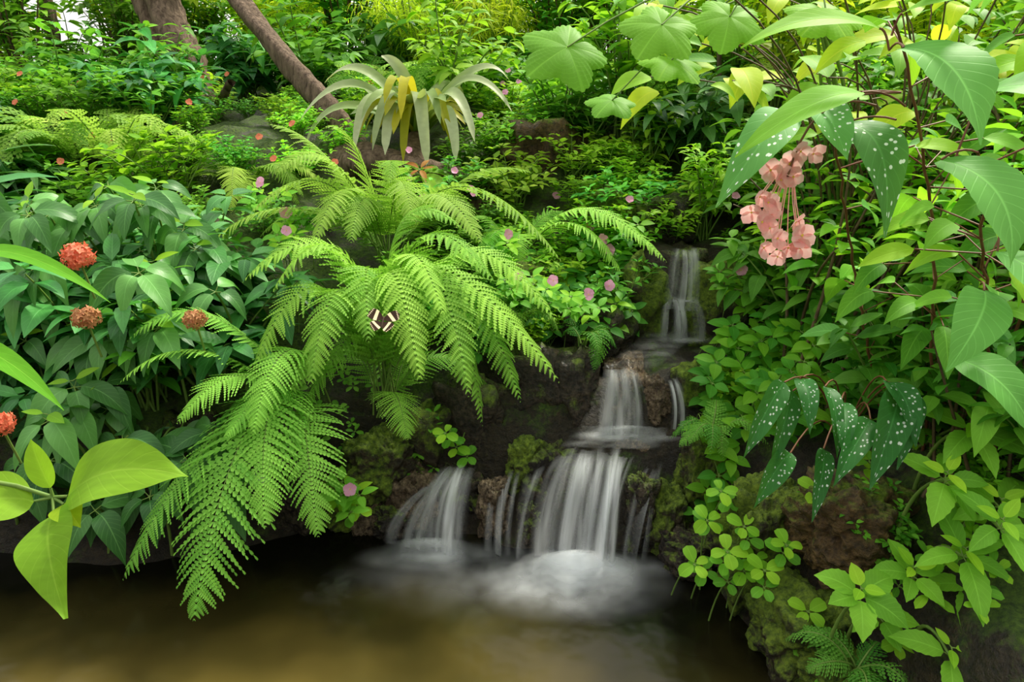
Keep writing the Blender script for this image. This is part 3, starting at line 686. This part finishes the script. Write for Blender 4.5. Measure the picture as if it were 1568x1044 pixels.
for p in [(.495,1.16,1.205),(.47,1.15,1.21),(.455,1.15,1.19),(.425,1.15,1.18),(.44,1.14,1.165),(.46,1.14,1.17),(.405,1.13,1.14),(.43,1.13,1.12),(.395,1.13,1.115),(.475,1.11,1.08),(.425,1.12,1.09),(.415,1.11,1.06),(.455,1.11,1.06),(.44,1.11,1.045),(.475,1.11,1.06),(.42,1.13,1.13),(.435,1.11,1.075),(.41,1.12,1.10),(.465,1.12,1.10)]:
    tube(mb, bez((.46,1.15,1.20), .5*(V(.46,1.15,1.2)+V(*p))+V(0,.01,0), p, 6), .0009, 'salmon', 4)
    flower(mb, p, V(R(-.7,.7), -1, R(-.5,.5)), R(.017,.023), 4, 'salmon', cup=.5, wd=1.1)
mb.obj('begonia_blossoms')

# lower spotted begonia
mb = MB(); root = (.84,1.55,.44)
for b, t_, W in [((.59,1.36,.71),(.46,1.20,.61),.055),((.60,1.30,.57),(.50,1.21,.49),.055),((.82,1.32,.71),(.69,1.14,.58),.075),((.67,1.30,.58),(.60,1.16,.49),.04),((.77,1.32,.64),(.64,1.18,.56),.055),((.64,1.40,.70),(.62,1.27,.63),.045),((.68,1.36,.70),(.67,1.24,.59),.04),((.80,1.34,.72),(.80,1.20,.64),.06),((.72,1.36,.66),(.67,1.22,.60),.045),((.62,1.38,.68),(.54,1.25,.55),.05),((.86,1.34,.70),(.76,1.18,.60),.05)]:
    b = V(*b); t_ = V(*t_); tube(mb, bez(root, .5*(V(*root)+b)+V(0,0,.08), b, 10), .002, 'rstem', 5)
    leafb(mb, b, .5*(b+t_)+V(0,-.01,.03), t_, W, 'beg', R(0, .4), nl=14, nc=6, wave=.12, fold=.3, hint=V(R(-.4,.4),-.8,.6))
mb.obj('spotted_begonia')

# lobed leaves ---------------------------------------------------
def palmate(mb, c, nv, tipd, r, mat, tint=.5, lobes=5):
    nv = nrm(nv); t = nrm(tipd-nv*np.dot(tipd, nv)); s = np.cross(t, nv); c = V(*c)
    nr, na = 10, 112
    a = np.linspace(-math.pi*.96, math.pi*.96, na+1)[None]; q = np.linspace(0.02, 1, nr+1)[:, None]
    ph = a/(math.pi*.96)*lobes/2
    lob = np.abs((ph-np.round(ph)))*2
    rad = (1-.32*lob**1.3+.02*np.sign(np.sin(a*40)))*(.78+.22*np.cos(a/2))
    rr = r*q*(1-(1-rad)*q**1.2)
    z = -.22*r*q**2+.06*r*q*lob
    v = c+(rr*np.cos(a))[..., None]*t+(rr*np.sin(a))[..., None]*s+z[..., None]*nv
    uv = np.stack([.5+.5*lob*np.ones_like(q), q+0*a], -1).reshape(-1, 2)
    mb.add(v.reshape(-1, 3), gridf(nr, na), uv, tint, mat)
mb = MB()
for c, nv, td, r, m_, t_ in [((.13,1.74,1.40),V(.1,-.6,.6),V(-.6,-.3,-.4),.12,'mid',.4),((.33,1.65,1.44),V(0,-.6,.6),V(-.4,-.3,-.5),.10,'mid',.6),((.42,1.94,1.38),V(.1,-.4,.8),V(.5,-.5,-.3),.10,'bright',.0),((.55,1.9,1.48),V(0,-.6,.6),V(-.2,-.6,-.4),.11,'mid',.7),((.27,1.95,1.28),V(0,-.4,.8),V(-.5,-.5,-.4),.08,'mid',.4),((.75,1.8,1.48),V(.1,-.5,.7),V(.3,-.5,-.4),.11,'bright',.1)]:
    palmate(mb, c, nv, td, r, m_, t_)
    tube(mb, bez((1.15,2.3,hz(1.15,2.3)), (.85,2.1,1.5), c, 20), np.linspace(.006, .002, 20), 'stem', 6)
for _ in range(150):
    b = V(R(.30, 1.6), R(1.6, 2.7), 0); b[2] = R(1.20, 1.70)
    if b[0]/b[1] < .18 or (b[0]/b[1] < .42 and b[2] < 1.3): continue
    root = V(1.15+R(-.1, .1), 2.3, hz(1.15, 2.3))
    if R() < .3: tube(mb, bez(root, .5*(root+b)+V(.1, .0, .2), b, 12), np.linspace(.004, .002, 12), 'bstem', 5)
    L = R(.08, .16); leaf(mb, b, V(R(-1, .6), R(-.8, .3), R(0, .3)), L, L*R(.4, .55), random.choice(['bright','mid','yellow','yellow']), droop=R(.3, 1.2), tint=R(0, .8), nl=9, nc=4)
mb.obj('overhanging_broadleaf_shrub')

# ------------------------------------------------------------------ flowers
def ixball(name, c, r, mat):
    mb = MB(); c = V(*c)
    for i in range(90):
        ph = math.acos(1-2*(i+.5)/90); th = i*2.39996
        n = V(math.sin(ph)*math.cos(th), math.sin(ph)*math.sin(th), math.cos(ph)*.8)
        p = c+n*r*R(.65, 1.1); tube(mb, [c, p], .0006, mat, 3); flower(mb, p, n+rvec(.4), r*.30, 4, mat, kind='ovate', wd=.55, cen=False)
    tube(mb, [c-V(0,-.03,.12), c], .003, 'stem', 5)
    return mb.obj(name)
ixball('ixora_flower', (-1.10,1.70,.91), .038, 'ixora'); ixball('ixora_flower', (-1.09,1.66,.76), .034, 'ixora_old')
ixball('ixora_flower', (-.85,1.74,.73), .030, 'ixora_old'); ixball('ixora_flower', (-1.17,1.40,.59), .030, 'ixora')
mb = MB()
for p in [(.08,3.06,.97),(.09,3.05,.93),(.19,2.93,.89),(.29,2.57,.82),(.33,2.44,.80),(.35,2.42,.77),(-.01,2.34,.84),(.02,2.10,.755),(.13,2.08,.745),(.24,2.06,.705),(.32,2.18,.70),(-.46,1.68,.24),(-.78,2.36,.91),(-.89,2.46,1.0),(-.73,2.2,.88),(-1.0,2.3,.89),(.74,2.15,.76)]:
    flower(mb, p, V(R(-.4,.4), -.9, R(.2,.6)), R(.018,.023), 5, 'pink', kind='petal', cup=.15, wd=.95)
    for q in range(9):
        c = V(*p)+V(R(-.06,.06), R(.01,.08), R(-.09,-.02))
        whorl(mb, c, 4, .05, .026, 'mid' if q % 3 else 'bright', droop=.3, nl=5, nc=2)
        if q % 3 == 0: stemto(mb, c, r=.0015)
for _ in range(46):
    x, y = R(-2.6, 1.2), R(2.5, 4.1)
    if abs(x-ch_x(y)) < .15: continue
    flower(mb, (x, y, hz(x, y)+R(.2, .32)), V(R(-.3,.3), -.8, .6), .016, 5, 'ixora' if x < -.5 else 'pink', kind='petal', cup=.15, wd=.95)
mb.obj('impatiens_flowers')

# ------------------------------------------------------------------ bromeliad and log
mb = MB(); c = V(-.44,3.33,1.08)
hero = [((-.70,3.3,1.33),(-.96,3.22,1.17)),((-.60,3.2,1.28),(-.68,3.05,1.06)),((-.28,3.2,1.30),(-.16,3.05,1.10)),((-.50,3.4,1.36),(-.60,3.4,1.46)),((-.22,3.3,1.35),(.0,3.22,1.22)),((-.40,3.12,1.30),(-.36,2.98,1.0)),((-.65,3.35,1.38),(-.86,3.35,1.34)),((-.30,3.15,1.23),(-.24,3.0,1.02)),((-.2,3.4,1.38),(-.02,3.4,1.36)),((-.75,3.3,1.24),(-.95,3.25,1.06)),((-.5,3.15,1.25),(-.54,3.0,1.05))]
for m_, t_ in hero: leafb(mb, c+rvec(.02), m_, t_, .065, 'brom', .0, tend=1.0, kind='strap', nl=16, nc=4, fold=.3, wave=.1)
for i in range(44):
    a = R(0, 6.28); l = R(.22, .38); d = V(math.cos(a), math.sin(a), 0)
    leafb(mb, c, c+d*l*.5+V(0, 0, l*R(.4, .75)), c+d*l+V(0, 0, l*R(-.2, .8)), .05, 'brome_y' if i % 2 == 0 else 'brom', R(0, .2), tend=R(.1, .8), kind='strap', nl=12, nc=2, fold=.3)
mb.obj('bromeliad')
mb = MB()
L_ = bez((-.80,3.22,.98), (-.5,3.08,1.0), (-.12,3.0,.86), 24)
tube(mb, L_, .07+.012*np.sin(np.linspace(0, 9, 24)), 'bark', 16, rough=.16)
tube(mb, bez((-.42,3.1,1.0), (-.44,3.15,1.06), (-.44,3.3,1.1), 8), np.linspace(.05, .04, 8), 'bark', 12, rough=.15)
tube(mb, bez((-.12,3.0,.86), (.05,2.98,.76), (.15,2.96,.6), 10), np.linspace(.06, .04, 10), 'bark', 12, rough=.15)
mb.obj('fallen_log')
mb = MB()
whorl(mb, (-.38,2.90,.98), 8, .16, .045, 'bright', droop=.7, kind='lance'); whorl(mb, (-.38,2.89,1.0), 5, .08, .025, 'red_leaf', droop=.4, kind='lance')
stemto(mb, (-.38,2.90,.98)); mb.obj('croton_plant')

# ------------------------------------------------------------------ trees
mb = MB()
def trunk(pts, r0, r1, k=16):
    P_ = np.array(pts, float); n = 44; t = np.linspace(0, len(P_)-1, n)
    C = np.stack([np.interp(t, range(len(P_)), P_[:, i]) for i in range(3)], 1)
    for _ in range(4): C[1:-1] = .25*C[:-2]+.5*C[1:-1]+.25*C[2:]
    tube(mb, C, np.linspace(r0, r1, n)*(1+.08*np.sin(np.linspace(0, 20, n))), 'bark', k, rough=.22)
trunk([(-1.72,4.05,1.0),(-1.78,4.1,1.35),(-1.93,4.25,1.6),(-2.05,4.4,1.95),(-2.1,4.5,3.2)], .11, .08)
trunk([(-1.85,4.15,1.0),(-1.98,4.2,1.4),(-2.1,4.3,1.8),(-2.3,4.5,3.0)], .06, .045)
trunk([(-1.72,4.08,1.2),(-1.62,4.0,1.25),(-1.5,3.9,1.35)], .03, .02, 8)
trunk([(-1.70,4.0,1.3),(-1.66,3.75,1.26),(-1.62,3.5,1.20),(-1.64,3.3,.95)], .03, .022, 8)
mb.obj('tree_trunk')
mb = MB()
trunk([(-.72,3.36,.98),(-.83,3.46,1.18),(-1.18,3.78,1.48),(-1.60,4.25,1.87),(-2.0,4.7,2.4)], .056, .045)
mb.obj('leaning_tree_trunk')
mb = MB()
for x, y, r in [(.9,4.6,.015),(1.3,5,.02),(1.9,4.4,.018),(2.6,5.4,.03),(.4,5.6,.02),(-.2,6.2,.03),(-3.2,5.2,.05),(3.2,4.8,.03),(1.05,3.6,.012)]:
    trunk([(x,y,hz(x,y)-.05),(x+R(-.1,.1),y,2),(x+R(-.3,.3),y,3.4)], r, r*.7, 8)
mb.obj('slender_tree_stems')

# ------------------------------------------------------------------ butterfly
def bfly_mat():
    m, nt = newmat('butterfly_wing'); uv = nd(nt, 'ShaderNodeUVMap'); sp = nd(nt, 'ShaderNodeSeparateXYZ', {0: uv.outputs[0]})
    b1 = mth(nt, 'LESS_THAN', mth(nt, 'ABSOLUTE', mth(nt, 'SUBTRACT', sp.outputs[1], mth(nt, 'MULTIPLY_ADD', sp.outputs[0], .2, .42))), .10)
    b2 = mth(nt, 'LESS_THAN', mth(nt, 'ABSOLUTE', mth(nt, 'SUBTRACT', sp.outputs[1], .88)), .035)
    vo = mth(nt, 'GREATER_THAN', mth(nt, 'SINE', mth(nt, 'MULTIPLY', sp.outputs[0], 34.0)), .0)
    f = mth(nt, 'MAXIMUM', b1, mth(nt, 'MULTIPLY', b2, vo))
    c = mixc(nt, f, (.035,.016,.008), (.88,.74,.45))
    bs = nd(nt, 'ShaderNodeBsdfPrincipled', {'Base Color': c, 'Roughness': .7, 'Specular IOR Level': .15}); out(nt, bs.outputs[0]); return m
M['wing'] = bfly_mat(); M['body'] = simple_mat('butterfly_body', (.04,.02,.01), (.1,.06,.03), 90, .7)
mb = MB(); c = V(-.33,1.655,.75); ax = nrm(V(.10,.70,.60)); sd = nrm(np.cross(ax, V(0,-.7,.7))); up = np.cross(sd, ax); q_ = 1.05
tube(mb, [c-ax*.018*q_, c-ax*.006*q_, c+ax*.004*q_, c+ax*.010*q_, c+ax*.013*q_, c+ax*.015*q_], [.001,.0026,.0032,.0026,.0028,.0008], 'body', 8)
for s_ in (1, -1):
    f0 = c+ax*.006; d = nrm(sd*s_+ax*.45+up*.12); leafb(mb, f0, f0+d*.02*q_, f0+d*.042*q_, .030*q_, 'wing', .5, hint=up, kind='wing', nl=10, nc=6, fold=.05)
    f0 = c-ax*.002; d = nrm(sd*s_-ax*.75+up*.10); leafb(mb, f0, f0+d*.016*q_, f0+d*.031*q_, .030*q_, 'wing', .5, hint=up, kind='wing', nl=10, nc=6, fold=.05)
    tube(mb, bez(c+ax*.014, c+ax*.024+sd*s_*.004, c+ax*.034+sd*s_*.010, 6), [.0003]*5+[.0008], 'body', 4)
mb.obj('butterfly')

# ------------------------------------------------------------------ greenhouse end wall frame
mb = MB()
def bar(a, b, w):
    a = V(*a); b = V(*b); tube(mb, [a, b], w, 'white', 4)
for x in np.arange(-6, 6.1, 1.2): bar((x, 9.1, .8), (x, 9.1, 4.5), .035)
for z in (1.3, 2.6, 3.9): bar((-6, 9.1, z), (6, 9.1, z), .03)
mb.obj('window_1', smooth=False)

# ------------------------------------------------------------------ light
w = bpy.data.worlds.new('greenhouse_sky'); scene.world = w; w.use_nodes = True
nt = w.node_tree; bg = nt.nodes['Background']
tc = nd(nt, 'ShaderNodeTexCoord'); sx = nd(nt, 'ShaderNodeSeparateXYZ', {0: tc.outputs['Generated']})
st = mth(nt, 'ADD', mth(nt, 'MULTIPLY_ADD', sx.outputs[2], 1.40, .58), mth(nt, 'MULTIPLY', sx.outputs[1], .55))
st = mth(nt, 'MAXIMUM', st, .28)
nt.links.new(st, bg.inputs[1]); bg.inputs[0].default_value = (1,.99,.95,1)
sd_ = bpy.data.lights.new('sun', 'SUN'); sd_.energy = 5.4; sd_.angle = math.radians(7); sd_.color = (1,.95,.80)
so = bpy.data.objects.new('sun', sd_); scene.collection.objects.link(so)
so.rotation_euler = Vector((-.38,-.50,-.76)).to_track_quat('-Z', 'Y').to_euler()
cam = bpy.data.cameras.new('camera'); cam.lens = 24; cam.sensor_width = 36; cam.clip_start = .02
co = bpy.data.objects.new('camera', cam); scene.collection.objects.link(co)
co.location = (0, 0, 1.3); co.rotation_euler = (math.radians(70), 0, 0); scene.camera = co
